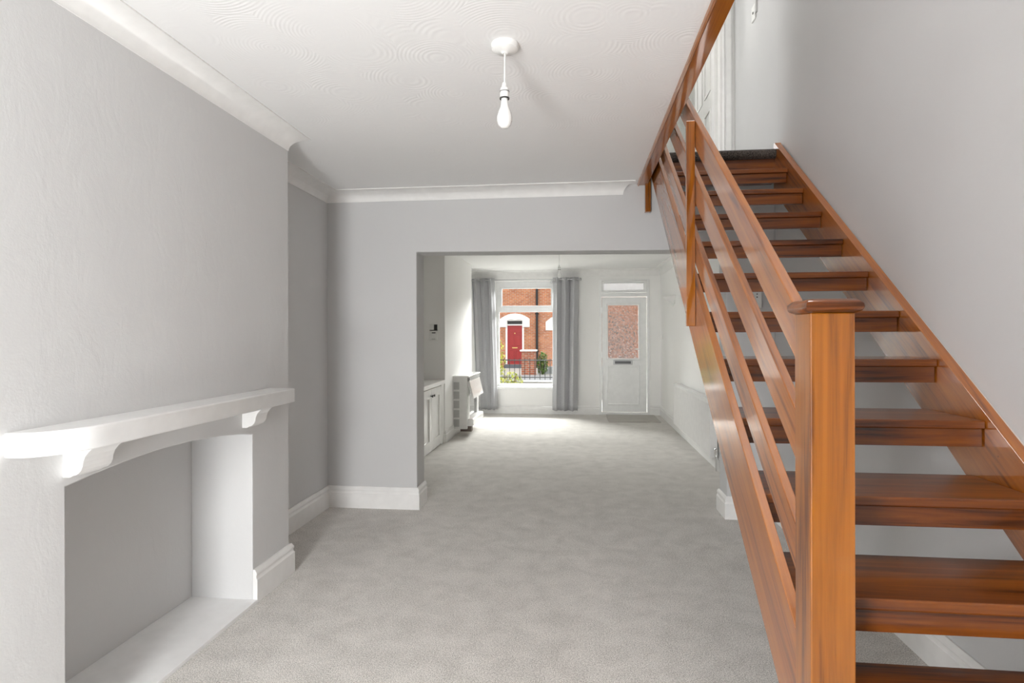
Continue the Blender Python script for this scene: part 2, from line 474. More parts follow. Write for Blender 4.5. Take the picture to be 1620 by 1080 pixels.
# front door
dr = bpy.data.objects.new('door_1', None); COL.objects.link(dr); dr.location = (.81, YW+.05, 0); dr['kind'] = 'structure'
dy0, dy1 = YW+.012, YW+.07
bm = bm_new()
add_holed(bm, 'Y', (DR0, .435, 1.190, DR1), (0, .045, 2.005, 2.075, 2.275, DRZ), [(.435, 1.190, .045, 2.005), (.435, 1.190, 2.075, 2.275)], YW-.012, dy1)
obj('door_frame', bm, 'upvc', dr, bevel=.005)
bm = bm_new()
add_holed(bm, 'Y', (.436, .474, 1.140, 1.189), (2.078, 2.118, 2.242, 2.273), [(.474, 1.140, 2.118, 2.242)], dy0-.012, dy1-.01)
obj('fanlight_frame', bm, 'upvc', dr, bevel=.005)
box('fanlight_glass', 'frost', (.474, 1.140, dy0+.02, dy0+.026, 2.118, 2.242), dr)
gx0, gx1, gz0, gz1 = .535, 1.052, .955, 1.862
bm = bm_new()
add_holed(bm, 'Y', (.440, gx0, gx1, 1.185), (.05, gz0, gz1, 2.0), [(gx0, gx1, gz0, gz1)], dy0, dy1)
leaf = obj('door_leaf', bm, 'upvc', dr, bevel=.003)
bm = bm_new()
add_holed(bm, 'Y', (gx0-.022, gx0+.004, gx1-.004, gx1+.022), (gz0-.022, gz0+.004, gz1-.004, gz1+.022), [(gx0+.004, gx1-.004, gz0+.004, gz1-.004)], dy0-.012, dy0)
add_holed(bm, 'Y', (.520, .545, 1.045, 1.070), (.165, .19, .81, .835), [(.545, 1.045, .19, .81)], dy0-.010, dy0)
obj('beading', bm, 'upvc', leaf, bevel=.005)
box('glass_pane', 'pattern', (gx0, gx1, dy0+.02, dy0+.028, gz0, gz1), leaf)
lp = box('letter_plate', 'steel', (.628, .950, dy0-.012, dy0, .852, .928), leaf, bevel=.004)
box('letter_flap', 'pewter', (.655, .923, dy0-.018, dy0-.010, .870, .912), lp, bevel=.003)
bm = bm_new(); add_box(bm, 1.085, 1.118, dy0-.012, dy0, .99, 1.20)
add_tube(bm, [(1.10, dy0-.01, 1.12), (1.10, dy0-.055, 1.12), (.985, dy0-.06, 1.115)], .010)
obj('door_handle', bm, 'plastic', leaf, bevel=.003)
bm = bm_new()
for z in (.30, 1.02, 1.78): add_box(bm, .415, .440, dy0-.022, dy0, z-.05, z+.05)
obj('hinge', bm, 'upvc', dr, bevel=.004)

# ------------------------------------------------------------------ upper landing seen through the stairwell
bm = bm_new(); add_box(bm, .585, XR, 4.30, 4.43, 2.5, ZU-.03); add_box(bm, -1.7, XR, 4.66, 7.9, 2.56, ZU-.03); add_box(bm, -1.7, XR, 4.43, 4.66, 2.622, ZU-.03)
struct(obj('floor_landing', bm, 'rend'))
bm = bm_new()
add_prism(bm, [(4.222, ZU-.035), (4.226, ZU-.058), (4.245, ZU-.070), (4.30, ZU-.070), (4.30, ZU-.03), (6.9, ZU-.03), (6.9, ZU), (4.26, ZU), (4.236, ZU-.010), (4.226, ZU-.022)], 'X', .585, 1.388)
struct(obj('floor_landing_carpet', bm, 'carpet_dark', smooth=.9))
bm = bm_new()
add_holed(bm, 'Y', (-1.8, .48, 1.335, XR), (ZU-.03, ZU, 4.64, ZTOP), [(.48, 1.335, ZU-.035, 4.64)], YU, YU+.12)
struct(obj('wall_landing', bm, 'white_wall'))
struct(box('wall_stairwell', 'white_wall', (.36, .456, YB, 4.43, 2.62, ZTOP)))
struct(box('wall_landing_near', 'white_wall', (-1.8, .36, 4.31, 4.43, 2.62, ZTOP)))
bm = bm_new()
add_holed(bm, 'X', (4.31, 4.50, 5.40, YU+.12), (2.6, 3.35, 4.75, ZTOP), [(4.50, 5.40, 3.35, 4.75)], -1.8, -1.7)
struct(obj('wall_landing_left', bm, 'white_wall'))
bm = bm_new()
add_holed(bm, 'Z', (-1.8, .60, 1.30, XR+.12), (YB, .6, 2.4, 8.2), [(.60, 1.30, .6, 2.4)], ZTOP, ZTOP+.1)  # hole added to let the stairwell fill lamp through
struct(obj('ceiling_landing', bm, 'rend'))
bm = bm_new()
add_box(bm, XR, XR+.12, YU+.12, 8.1, 2.5, ZTOP); add_box(bm, -.3, -.2, YU+.12, 8.1, 2.5, ZTOP)
add_holed(bm, 'Y', (-.2, 0, .5, XR), (2.5, 3.6, 4.5, ZTOP), [(0, .5, 3.6, 4.5)], 7.9, 8.0)
struct(obj('wall_bedroom', bm, 'rend'))
d2 = bpy.data.objects.new('door_2', None); COL.objects.link(d2); d2.location = (1.33, YU+.1, ZU); d2['kind'] = 'structure'
bm = bm_new()
pr = [(0, 0), (.016, 0), (.020, .012), (.012, .022), (.016, .030), (.020, .070), (.014, .082), (.010, .088), (0, .088)]
add_prism(bm, [(1.335+u, YU-o) for o, u in pr], 'Z', ZU, 4.72)
add_box(bm, 1.311, 1.339, YU-.006, YU+.12, ZU, 4.64)
add_box(bm, .48, .504, YU-.006, YU+.12, ZU, 4.64); add_box(bm, .48, 1.339, YU-.006, YU+.12, 4.615, 4.645)
obj('door_frame', bm, 'gloss', d2, bevel=.003)
bm = bm_new(); ly0, ly1 = YU+.085, YU+.085+.86
add_box(bm, 1.279, 1.311, ly0, ly1, ZU+.01, 4.61)
lf = obj('door_leaf', bm, 'gloss', d2, bevel=.003)
cols = ((ly0+.115, ly0+.375), (ly0+.485, ly0+.745))
rows = ((ZU+.22, ZU+.86), (ZU+1.02, ZU+1.52), (ZU+1.62, ZU+1.84))
for a, b in cols:
    for c0, c1 in rows:
        bm = bm_new()
        add_holed(bm, 'X', (a, a+.024, b-.024, b), (c0, c0+.024, c1-.024, c1), [(a+.024, b-.024, c0+.024, c1-.024)], 1.268, 1.280)
        obj('panel_moulding', bm, 'gloss', lf, bevel=.004)

# ------------------------------------------------------------------ staircase
ST = thing('staircase', 'open tread varnished pine staircase rising against the right wall', 'staircase', (1.0, 1.5, 0))
XS, XI = .55, 1.39
def nose(y): return .7503*y - .5591
def TZ(n): return .0587 + .19936*n
def TY(n): return .8235 + .26564*n
# wall stringer
bm = bm_new()
add_prism(bm, [(1.055, 0), (1.055, nose(1.055)+.004), (4.245, nose(4.245)+.052), (4.268, 2.70), (4.290, 2.70), (4.290, 2.37), (3.3, nose(3.3)-.285), (1.130, 0)], 'X', XI, 1.430)
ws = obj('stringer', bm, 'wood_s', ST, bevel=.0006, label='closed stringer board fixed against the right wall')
bm = bm_new()
add_prism(bm, [(1.055, .01), (1.055, nose(1.055)-.001), (4.225, nose(4.225)+.02), (4.225, 2.40), (3.3, nose(3.3)-.27), (1.145, .01)], 'X', 1.430, XR)
obj('filler_strip', bm, 'caulk', ws)
# open side stringer
def otop(y): return nose(y) + .006 + .033*(y-1.57)
def obot(y): return nose(y) - .302 + .036*(y-1.67)
bm = bm_new()
add_prism(bm, [(1.530, obot(1.530)), (1.530, otop(1.530)), (4.425, otop(4.425)), (4.425, obot(4.425))], 'X', XS+.0015, XS+.03)
os_ = obj('stringer', bm, 'wood_s', ST, bevel=.0025, label='wide stringer board on the open side under the rails')
# treads
for n in range(1, 13):
    z, y = TZ(n), TY(n)
    x0 = XS+.03 if n > 2 else XS+.1
    bm = bm_new()
    add_box(bm, x0, XI, y, y+.33, z-.030, z)
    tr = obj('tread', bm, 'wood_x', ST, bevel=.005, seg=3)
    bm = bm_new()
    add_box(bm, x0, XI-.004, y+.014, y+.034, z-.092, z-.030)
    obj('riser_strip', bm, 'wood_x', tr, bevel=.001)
bm = bm_new(); add_box(bm, XS+.03, XI, 4.262, 4.285, TZ(12)-.03, ZU-.03)
obj('top_riser', bm, 'wood_x', ST)
# rails
def rail(name, lo, hi, t, y1=4.30, lab=None):
    bm = bm_new()
    add_prism(bm, [(1.530, nose(1.530)+lo), (1.530, nose(1.530)+hi), (y1, nose(y1)+hi), (y1, nose(y1)+lo)], 'X', XS+.0015, XS+t)
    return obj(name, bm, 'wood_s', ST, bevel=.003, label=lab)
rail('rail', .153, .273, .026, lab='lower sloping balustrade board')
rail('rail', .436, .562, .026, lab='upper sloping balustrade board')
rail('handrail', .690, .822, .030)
# posts screwed to the outer face
bm = bm_new(); add_box(bm, .5105, XS, 2.775, 2.797, 1.392, 2.345)
obj('baluster', bm, 'wood_z', ST, bevel=.002, label='short upright batten crossing the rails halfway up')
bm = bm_new(); add_box(bm, .510, XS, 4.38, 4.425, 2.262, 3.3)
obj('baluster', bm, 'wood_z', ST, bevel=.002, label='upright batten at the head of the stairs by the ceiling')
# newel
bm = bm_new(); add_box(bm, XS, XS+.1005, 1.444, 1.544, 0, 1.402)
nw = obj('newel_post', bm, 'wood_z', ST, bevel=.003)
bm = bm_new()
w = .0645; cx_, cy_ = XS+.0505, 1.494
prof = [(-w+.014, 0), (w-.014, 0), (w-.003, .006), (w, .014), (w-.001, .022), (w-.010, .031), (w-.018, .0335), (-w+.018, .0335), (-w+.010, .031), (-w+.001, .022), (-w, .014), (-w+.003, .006)]
rings = []
for off, zz in [(w-.014, 0), (w-.003, .006), (w, .014), (w-.001, .022), (w-.010, .031), (w-.018, .0335)]:
    rings.append([bm.verts.new((cx_+sx*off, cy_+sy*off, 1.402+zz)) for sx, sy in ((-1, -1), (1, -1), (1, 1), (-1, 1))])
for a, b in zip(rings, rings[1:]):
    for k in range(4): bm.faces.new((a[k], a[(k+1) % 4], b[(k+1) % 4], b[k]))
bm.faces.new(rings[0][::-1]); bm.faces.new(rings[-1])
obj('newel_cap', bm, 'wood_x', nw, smooth=.9)

# ------------------------------------------------------------------ mantel shelf
MT = thing('mantel_shelf', 'white painted mantel shelf over the arched fireplace opening', 'mantel shelf', (XBR, 2.2, 1.0))
pts = [(XBR-.001, 1.497)]
R = .118
cxm, cym = -1.478-R, 1.497+.20
for k in range(13):
    t = PI/2*k/12
    pts.append((cxm + R*math.sin(t), cym - .20*math.cos(t)))
pts += [(-1.478, 2.93), (-1.486, 2.945), (-1.500, 2.950), (XBR-.001, 2.950)]
bm = bm_new(); add_prism(bm, pts, 'Z', 1.002, 1.074)
obj('shelf', bm, 'mantel', MT, bevel=.005, smooth=.6)
def corbel(y0, y1):
    # side profile (x, z): flat against the wall, S-curve front
    pr = [(XBR-.001, 1.003), (-1.520, 1.003), (-1.527, .994), (-1.540, .983), (-1.553, .968), (-1.560, .950), (-1.562, .935), (-1.568, .922), (-1.580, .911), (-1.596, .906), (-1.606, .900), (XBR-.001, .900)]
    bm = bm_new(); add_prism(bm, pr, 'Y', y0, y1)
    return obj('corbel', bm, 'mantel', MT, bevel=.002)
corbel(1.690, 1.815); corbel(2.695, 2.800)

# ------------------------------------------------------------------ pendants
def pendant(label, x, y, zc, drop, group):
    t = thing('pendant_lamp', label, 'ceiling light', (x, y, zc), group)
    bm = bm_new(); add_lathe(bm, [(0, 0), (.054, 0), (.054, -.008), (.051, -.020), (.040, -.027), (.018, -.030), (.010, -.036), (0, -.036)], x, y, 32, cz=zc)
    obj('ceiling_rose', bm, 'plastic', t, smooth=.6)
    zb = zc - drop
    bm = bm_new(); add_tube(bm, [(x, y, zc-.03), (x-.001, y, zc-.1), (x-.002, y, zb+.165)], .0032, 8)
    obj('cord', bm, 'plastic', t, smooth=1)
    bm = bm_new(); add_lathe(bm, [(0, .178), (.008, .176), (.011, .160), (.0165, .154), (.0175, .135), (.0175, .1175), (0, .1175)], x-.002, y, 20, cz=zb)
    hd = obj('lamp_holder', bm, 'plastic', t, smooth=.6)
    bm = bm_new(); add_lathe(bm, [(.0170, .143), (.0186, .143), (.0186, .141), (.0170, .141)], x-.002, y, 20, cz=zb)
    obj('seam_ring', bm, 'dark', hd)
    bm = bm_new(); add_lathe(bm, [(.0150, .118), (.0190, .118), (.0190, .113), (.0150, .113)], x-.002, y, 20, cz=zb)
    obj('ring', bm, 'dark', hd)
    bm = bm_new(); add_lathe(bm, [(0, .118), (.0125, .117), (.0135, .098), (.0165, .082), (.0255, .060), (.0295, .042), (.0290, .028), (.0235, .012), (.013, .002), (0, 0)], x-.002, y, 28, cz=zb)
    obj('bulb', bm, 'bulb', t, smooth=1)
pendant('bare bulb hanging from the near ceiling in the middle of the room', -.272, 2.245, H, .325, 'bare pendant bulbs')
pendant('small bare bulb hanging in the far room before the street window', -.222, 7.9, HF, .345, 'bare pendant bulbs')

# ------------------------------------------------------------------ fitted cupboard, worktop
CB = thing('cupboard', 'low white fitted cupboard in the alcove beyond the opening', 'cupboard', (-1.85, 5.9, 0))
cx0, cx1 = XLF+.002, -1.684
box('carcass', 'gloss', (cx0, cx1, 4.66, 7.23, 0, .745), CB)
for (a, b, ks) in ((4.80, 5.46, 1), (5.47, 6.12, -1), (6.160, 6.590, 1), (6.598, 7.075, -1)):
    bm = bm_new()
    add_holed(bm, 'X', (a, a+.085, b-.085, b), (.02, .14, .63, .735), [(a+.085, b-.085, .14, .63)], cx1, -1.664)
    add_box(bm, cx1, cx1+.006, a+.08, b-.08, .135, .635)
    d = obj('door', bm, 'gloss', CB, bevel=.004)
    ky = b-.035 if ks > 0 else a+.045
    bm = bm_new(); add_lathe(bm, [(0, 0), (.006, 0), (.006, .014), (.015, .020), (.015, .028), (.008, .032), (0, .032)], -1.664, ky, 16, 'X', .655)
    obj('knob', bm, 'pewter', d, smooth=.6)
box('end_filler', 'gloss', (cx1, -1.664, 7.08, 7.23, 0, .745), CB, bevel=.002)
tag(box('worktop', 'gloss', (XLF, -1.645, 4.66, 7.23, .746, .795), bevel=.006), 'white painted worktop over the low alcove cupboard', 'worktop')

# controls on the breast side
t = thing('room_thermostat', 'small white room thermostat with dark display, under a receiver box', 'thermostat', (-1.85, 7.23, 1.33))
box('case', 'plastic', (-1.842, -1.742, 7.205, 7.231, 1.295, 1.412), t, bevel=.005)
box('display', 'dark', (-1.812, -1.765, 7.2035, 7.206, 1.382, 1.394), t)
box('dial', 'plastic_grey', (-1.815, -1.768, 7.2005, 7.206, 1.302, 1.314), t, bevel=.002)
t = thing('control_receiver', 'small receiver box with dark right half, on wall above thermostat', 'control box', (-1.85, 7.23, 1.47))
box('case', 'plastic', (-1.842, -1.738, 7.205, 7.23, 1.418, 1.50), t, bevel=.003)
box('dark_panel', 'dark', (-1.785, -1.742, 7.2035, 7.206, 1.420, 1.492), t)
box('dark_base', 'dark', (-1.842, -1.738, 7.2035, 7.206, 1.416, 1.425), t)

# ------------------------------------------------------------------ gas fire on the far breast
GF = thing('gas_fire', 'white wall mounted gas fire on the far chimney breast', 'heater', (XBF, 8.2, .1))
g0, g1, gx = 7.70, 8.62, -1.455
bm = bm_new()
add_prism(bm, [(XBF-.001, .095), (gx-.005, .095), (gx, .10), (gx, .775), (gx-.02, .797), (XBF-.001, .797)], 'Y', g0, g0+.03)
add_prism(bm, [(XBF-.001, .095), (gx-.005, .095), (gx, .10), (gx, .775), (gx-.02, .797), (XBF-.001, .797)], 'Y', g1-.03, g1)
add_box(bm, XBF-.001, -1.52, g0+.03, g1-.03, .095, .785)
obj('casing', bm, 'enamel', GF, bevel=.004)
for k in range(5):
    z = .13 + k*.125
    bm = bm_new()
    for j in range(7): add_box(bm, -1.636+j*.0105, -1.630+j*.0105, g0-.003, g0+.001, z, z+.092)
    add_box(bm, -1.640, -1.562, g0-.001, g0+.001, z-.004, z+.096)
    obj('side_vent', bm, 'vent', GF)
bm = bm_new()
add_prism(bm, [(XBF, .785), (-1.44, .785), (-1.425, .790), (-1.425, .803), (-1.44, .81), (XBF, .81)], 'Y', g0-.008, g1+.008)
obj('top_plate', bm, 'enamel', GF, bevel=.003)
bm = bm_new()
add_prism(bm, [(-1.46, .735), (-1.43, .735), (-1.372, .50), (-1.385, .495), (-1.46, .70)], 'Y', g0+.05, g1-.05)
obj('front_panel', bm, 'enamel', GF, bevel=.005)
bm = bm_new()
for k in range(4): add_box(bm, -1.47, -1.432+.003*k, g0+.06, g1-.06, .738+k*.013, .744+k*.013)
obj('louvre', bm, 'enamel', GF)
box('louvre_back', 'dark', (-1.50, -1.468, g0+.06, g1-.06, .73, .785), GF)
box('cheek', 'enamel', (-1.50, -1.45, g0+.05, g0+.17, .22, .72), GF, .006)
box('cheek', 'enamel', (-1.50, -1.45, g1-.17, g1-.05, .22, .72), GF, .006)
box('fire_glass', 'fireglass', (-1.50, -1.472, g0+.17, g1-.17, .24, .70), GF)
bm = bm_new()
add_prism(bm, [(-1.52, .13), (-1.392, .13), (-1.378, .145), (-1.378, .215), (-1.392, .228), (-1.52, .228)], 'Y', g0+.04, g1-.04)
obj('fender', bm, 'enamel', GF, bevel=.004)
box('pipe_cover', 'brown', (-1.56, -1.41, g0+.06, g0+.16, .055, .13), GF)

# ------------------------------------------------------------------ curtains and pole
PL = thing('curtain_pole', 'thin grey metal curtain pole above the street window', 'curtain pole', (-.87, 9.90, 2.30))
bm = bm_new(); add_tube(bm, [(-1.80, 9.90, 2.300), (.045, 9.90, 2.300)], .010, 12); obj('pole', bm, 'steel', PL, smooth=1)
for x, s_ in ((.045, 1), (-1.80, -1)):
    bm = bm_new(); add_lathe(bm, [(0, 0), (.012, 0), (.012, .010*s_), (.018, .018*s_), (.024, .032*s_), (.018, .046*s_), (0, .052*s_)], x, 9.90, 16, 'X', 2.30)
    obj('finial', bm, 'steel', PL, smooth=.8)
for x in (-1.60, -.42):
    bm = bm_new(); add_tube(bm, [(x, YW, 2.27), (x, 9.93, 2.272), (x, 9.90, 2.285)], .007, 8); add_lathe(bm, [(0, 0), (.022, 0), (.022, -.008), (0, -.008)], x, YW, 16, 'Y', 2.27)
    obj('bracket', bm, 'steel', PL)

def curtain(label, xt0, xt1, xb0, xb1, folds, ph):
    t = thing('curtain', label, 'curtain', ((xt0+xt1)/2, 9.90, .08), 'grey curtains at the street window')
    nu, nv = folds*16, 26
    bm = bm_new(); V = []
    for j in range(nv+1):
        v = j/nv; z = 2.335 - v*(2.335-.075)
        row = []
        for i in range(nu+1):
            u = i/nu
            k = v**.8
            x = (xt0+(xt1-xt0)*u)*(1-k) + (xb0+(xb1-xb0)*u)*k
            a = u*folds*2*PI + ph
            amp = .062*(1-.25*v) * (1+.25*math.sin(u*7+ph*2))
            y = 9.90 + amp*math.sin(a + .35*v*math.sin(3*u*PI+ph)) + .012*v*math.sin(2*a+1.3)
            x += .016*math.sin(2*a)*(1-.3*v) + .012*v*math.sin(5*u+ph)
            if v > .97: z += .004*math.sin(a*1.5)
            row.append(bm.verts.new((x, y, z)))
        V.append(row)
    for j in range(nv):
        for i in range(nu): bm.faces.new((V[j][i], V[j][i+1], V[j+1][i+1], V[j+1][i]))
    o = obj('cloth', bm, 'curtain', t, smooth=1.5)
    s_ = o.modifiers.new('thick', 'SOLIDIFY'); s_.thickness = .004
    for k in range(folds*2):
        u = (k*PI - ph)/(folds*2*PI)
        if not 0.02 < u < .98: continue
        x = xt0+(xt1-xt0)*u
        bm = bm_new()
        prof = [(.0145, -.004), (.021, -.004), (.021, .004), (.0145, .004), (.0145, -.004)]
        add_lathe(bm, prof, x, 9.90, 18, 'X', 2.300)
        obj('eyelet', bm, 'steel', t)
curtain('grey eyelet curtain left of the street window, beside the gas fire', -1.805, -1.405, -1.72, -1.335, 3, .4)
curtain('grey eyelet curtain right of the street window, towards the front door', -.405, .035, -.425, .015, 3, 1.1)

# ------------------------------------------------------------------ radiator on the far right wall
RD = thing('radiator', 'long white panel radiator low on the far right wall', 'radiator', (XRF, 7.1, .11))
r0, r1, rx = 6.03, 8.22, 1.335
bm = bm_new()
n = int((r1-r0)/.0333)
pts = [(rx+.02, r0)]
for k in range(n):
    y = r0 + (r1-r0)*k/n; w_ = (r1-r0)/n
    pts += [(rx+.008, y+.002), (rx, y+.010), (rx, y+w_-.010), (rx+.008, y+w_-.002)]
pts += [(rx+.02, r1)]
V0 = [bm.verts.new((x, y, .125)) for x, y in pts]; V1 = [bm.verts.new((x, y, .66)) for x, y in pts]
for i in range(len(pts)-1): bm.faces.new((V0[i], V0[i+1], V1[i+1], V1[i]))
add_box(bm, rx+.018, rx+.026, r0, r1, .115, .68)
add_box(bm, rx-.001, rx+.02, r0, r1, .11, .135); add_box(bm, rx-.001, rx+.02, r0, r1, .655, .685)
obj('panel', bm, 'enamel', RD, bevel=0)
bm = bm_new()
add_box(bm, rx-.003, XRF-.012, r0-.004, r1+.004, .686, .697)
obj('top_grille', bm, 'enamel', RD, bevel=.003)
for y in (r0-.004, r1-.004):
    box('side_panel', 'enamel', (rx-.002, XRF-.014, y, y+.008, .12, .69), RD, bevel=.002)
for y in (r0+.2, r1-.24): box('wall_bracket', 'enamel', (XRF-.016, XRF-.001, y, y+.04, .15, .64), RD)
bm = bm_new(); add_tube(bm, [(1.378, r0-.003, .145), (1.378, r0-.075, .145)], .009, 10); add_tube(bm, [(1.378, r0-.07, .0), (1.378, r0-.07, .15)], .0075, 10)
add_lathe(bm, [(0, 0), (.014, 0), (.016, .02), (.014, .03), (.020, .036), (.020, .085), (.012, .095), (0, .095)], 1.378, r0-.07, 16, 'Z', .13)
obj('valve', bm, 'chrome', RD, smooth=.6)

# ------------------------------------------------------------------ small wall fittings
t = thing('wall_light', 'small white wedge shaped uplighter on the far right wall', 'wall light', (XRF, 8.85, 1.8))
bm = bm_new()
a, b, zt, zb = 8.50, 9.08, 1.915, 1.765
apex = (XRF-.001, 8.74, zb); fr = (XRF-.16, 8.74, zt)
v = [bm.verts.new(q) for q in ((XRF-.001, a, zt), (XRF-.001, b, zt), fr, apex)]
for f in ((0, 2, 1), (0, 3, 2), (1, 2, 3), (0, 1, 3)): bm.faces.new([v[i] for i in f])
obj('shade', bm, 'enamel', t, bevel=.003)
box('backplate', 'plastic', (XRF-.012, XRF, 8.60, 8.90, 1.80, 1.90), t)
t = thing('light_switch', 'white switch box on the pier behind the open treads', 'switch', (1.32, YP0, 1.6))
box('plate', 'plastic', (1.258, 1.344, YP0-.022, YP0, 1.548, 1.672), t, bevel=.003)
for z in (1.648, 1.626): box('button', 'dark', (1.306, 1.314, YP0-.026, YP0-.02, z-.004, z+.004), t)
t = thing('door_switch', 'small white switch on the far right wall near front door', 'switch', (XRF, 9.9, 1.33))
box('plate', 'plastic', (XRF-.010, XRF, 9.80, 9.885, 1.28, 1.365), t, bevel=.002)
box('rocker', 'plastic', (XRF-.015, XRF-.008, 9.832, 9.852, 1.305, 1.34), t, bevel=.002)
t = thing('landing_switch', 'small white switch high on the right wall above the stair head', 'switch', (XR, 4.9, 3.95))
box('plate', 'plastic', (XR-.012, XR, 4.86, 4.955, 3.90, 4.02), t, bevel=.002)
box('edge', 'plastic_grey', (XR-.014, XR, 4.83, 4.86, 3.93, 4.06), t)  # grey strip modelled for the shadow along the plate's edge
box('button', 'dark', (XR-.017, XR-.010, 4.90, 4.915, 3.95, 3.965), t)
# door mat
bm = bm_new(); add_box(bm, .50, 1.30, 9.17, 9.985, 0, .012)
tag(obj('door_mat', bm, 'mat', bevel=.004), 'flat grey brown mat on the carpet before the front door', 'mat')

# ------------------------------------------------------------------ outside: front garden, street, houses opposite
struct(box('street_ground', 'paving', (-14, 12, YW+.24, 14.2, -.14, -.02)))
struct(box('street_road', 'asphalt', (-14, 12, 14.2, 22.2, -.28, -.16)))
struct(box('street_pavement', 'paving', (-14, 12, 22.2, 28.0, -.30, -.20)))
GW = thing('garden_wall', 'low dark garden wall with grey coping under the iron railings', 'garden wall', (-1.65, 14.0, -.02))
box('wall_body', 'gravel', (-4.2, .9, 13.90, 14.10, -.02, .235), GW)
box('coping', 'greystone', (-4.2, .9, 13.87, 14.13, .235, .285), GW, bevel=.01)
RL = thing('iron_railing', 'black iron railings standing on the low garden wall', 'railing', (-1.2, 14.0, .285))
box('top_rail', 'iron', (-3.0, .5, 13.985, 14.015, .745, .770), RL)
box('bottom_rail', 'iron', (-3.0, .5, 13.985, 14.015, .335, .355), RL)
x = -2.95; first = None
while x < .45:
    if first is None:
        bm = bm_new(); add_tube(bm, [(x, 14.0, .285), (x, 14.0, .80)], .008, 8)
        first = obj('bar', bm, 'iron', RL); x00 = x
    else:
        o = first.copy(); COL.objects.link(o); o.parent = RL; o.location.x = first.location.x + (x-x00)
    x += .1225

def shrub(name, label, cx, cy, z0, rx_, ry_, rz_, nleaf, size, mat, stems=6, cat='shrub'):
    t = thing(name, label, cat, (cx, cy, z0))
    bm = bm_new()
    for k in range(stems):
        a = random.uniform(0, 2*PI); r = random.uniform(.3, .8)
        add_tube(bm, [(cx+.03*math.cos(a), cy+.03*math.sin(a), z0), (cx+.4*r*rx_*math.cos(a), cy+.4*r*ry_*math.sin(a), z0+rz_*.9), (cx+r*rx_*math.cos(a), cy+r*ry_*math.sin(a), z0+rz_*1.7)], .007, 6)
    obj('stems', bm, 'stem', t)
    bm = bm_new()
    for k in range(nleaf):
        while True:
            p = Vector((random.uniform(-1, 1), random.uniform(-1, 1), random.uniform(-1, 1)))
            if .25 < p.length < 1: break
        q = Vector((cx+p.x*rx_, cy+p.y*ry_, z0+rz_+p.z*rz_))
        s_ = size*random.uniform(.6, 1.3)
        rm = Matrix.Rotation(random.uniform(0, 6.28), 3, 'Z') @ Matrix.Rotation(random.uniform(-1.2, 1.2), 3, 'X')
        bm.faces.new([bm.verts.new(q + rm @ Vector(w_)) for w_ in ((0, -s_, 0), (s_*.45, -.1*s_, .12*s_), (0, s_, 0), (-s_*.45, -.1*s_, .12*s_))])
    obj('foliage', bm, mat, t)
shrub('garden_shrub', 'tall yellow green shrub at the left edge of the window view', -1.90, 13.58, -.02, .25, .12, .72, 650, .045, 'leaf')
shrub('garden_shrub', 'low yellow green shrub in front of the iron railings', -1.45, 13.12, -.02, .27, .14, .27, 380, .04, 'leaf')
shrub('garden_plant', 'green plant right of the brick gate pillar', -1.33, 23.2, -.20, .24, .25, .44, 420, .07, 'leaf2')
shrub('garden_plant', 'low green plant at the right edge beyond the railings', -.70, 23.2, -.20, .24, .25, .30, 300, .07, 'leaf2')

GP = thing('gate_pillar', 'short brick gate pillar with a pale stone cap', 'pillar', (-1.83, 22.6, -.2))
box('shaft', 'brick2', (-2.10, -1.565, 22.40, 22.90, -.22, .735), GP)
bm = bm_new()
add_box(bm, -2.16, -1.51, 22.34, 22.96, .735, .80); obj('cap', bm, 'stone', GP, bevel=.02)
OW = tag(box('boundary_wall', 'greystone', (-1.56, 3, 23.6, 23.8, -.22, .10), bevel=.01), 'low grey boundary wall right of the brick pillar', 'garden wall')

HS = thing('terraced_house', 'red brick terraced house across the street with red door', 'house', (-2.9, 28, -.2))
bm = bm_new()
add_holed(bm, 'Y', (-12, -3.40, -2.50, 8), (-.3, -.04, 2.13, 7.5), [(-3.40, -2.50, -.04, 2.13)], 28.0, 28.3)
obj('facade', bm, 'brick', HS)
bm = bm_new()
add_holed(bm, 'Y', (-3.40, -3.31, -2.59, -2.50), (-.04, 1.84, 1.90, 2.06, 2.13), [(-3.31, -2.59, -.04, 1.84), (-3.31, -2.59, 1.90, 2.06)], 28.0, 28.14)
obj('door_surround', bm, 'stone', HS, bevel=.01)
box('transom_glass', 'dark', (-3.31, -2.59, 28.09, 28.11, 1.90, 2.06), HS)
bm = bm_new(); add_box(bm, -3.31, -2.59, 28.07, 28.12, -.03, 1.84)
hd = obj('front_door', bm, 'red', HS)
for (a, b) in ((-3.24, -2.99), (-2.91, -2.66)):
    for (c0, c1) in ((.14, .66), (.86, 1.42), (1.50, 1.76)):
        bm = bm_new(); add_holed(bm, 'Y', (a, a+.03, b-.03, b), (c0, c0+.03, c1-.03, c1), [(a+.03, b-.03, c0+.03, c1-.03)], 28.045, 28.07)
        obj('door_panel', bm, 'red', hd, bevel=.006)
box('letter_plate', 'brass', (-3.08, -2.82, 28.04, 28.07, .735, .785), hd, bevel=.004)
bm = bm_new(); add_lathe(bm, [(0, 0), (.03, 0), (.03, -.03), (0, -.04)], -2.95, 28.07, 12, 'Y', 1.46); obj('door_knocker', bm, 'brass', hd)
box('door_step', 'slate', (-3.42, -2.46, 27.55, 28.0, -.22, -.04), HS, bevel=.01)
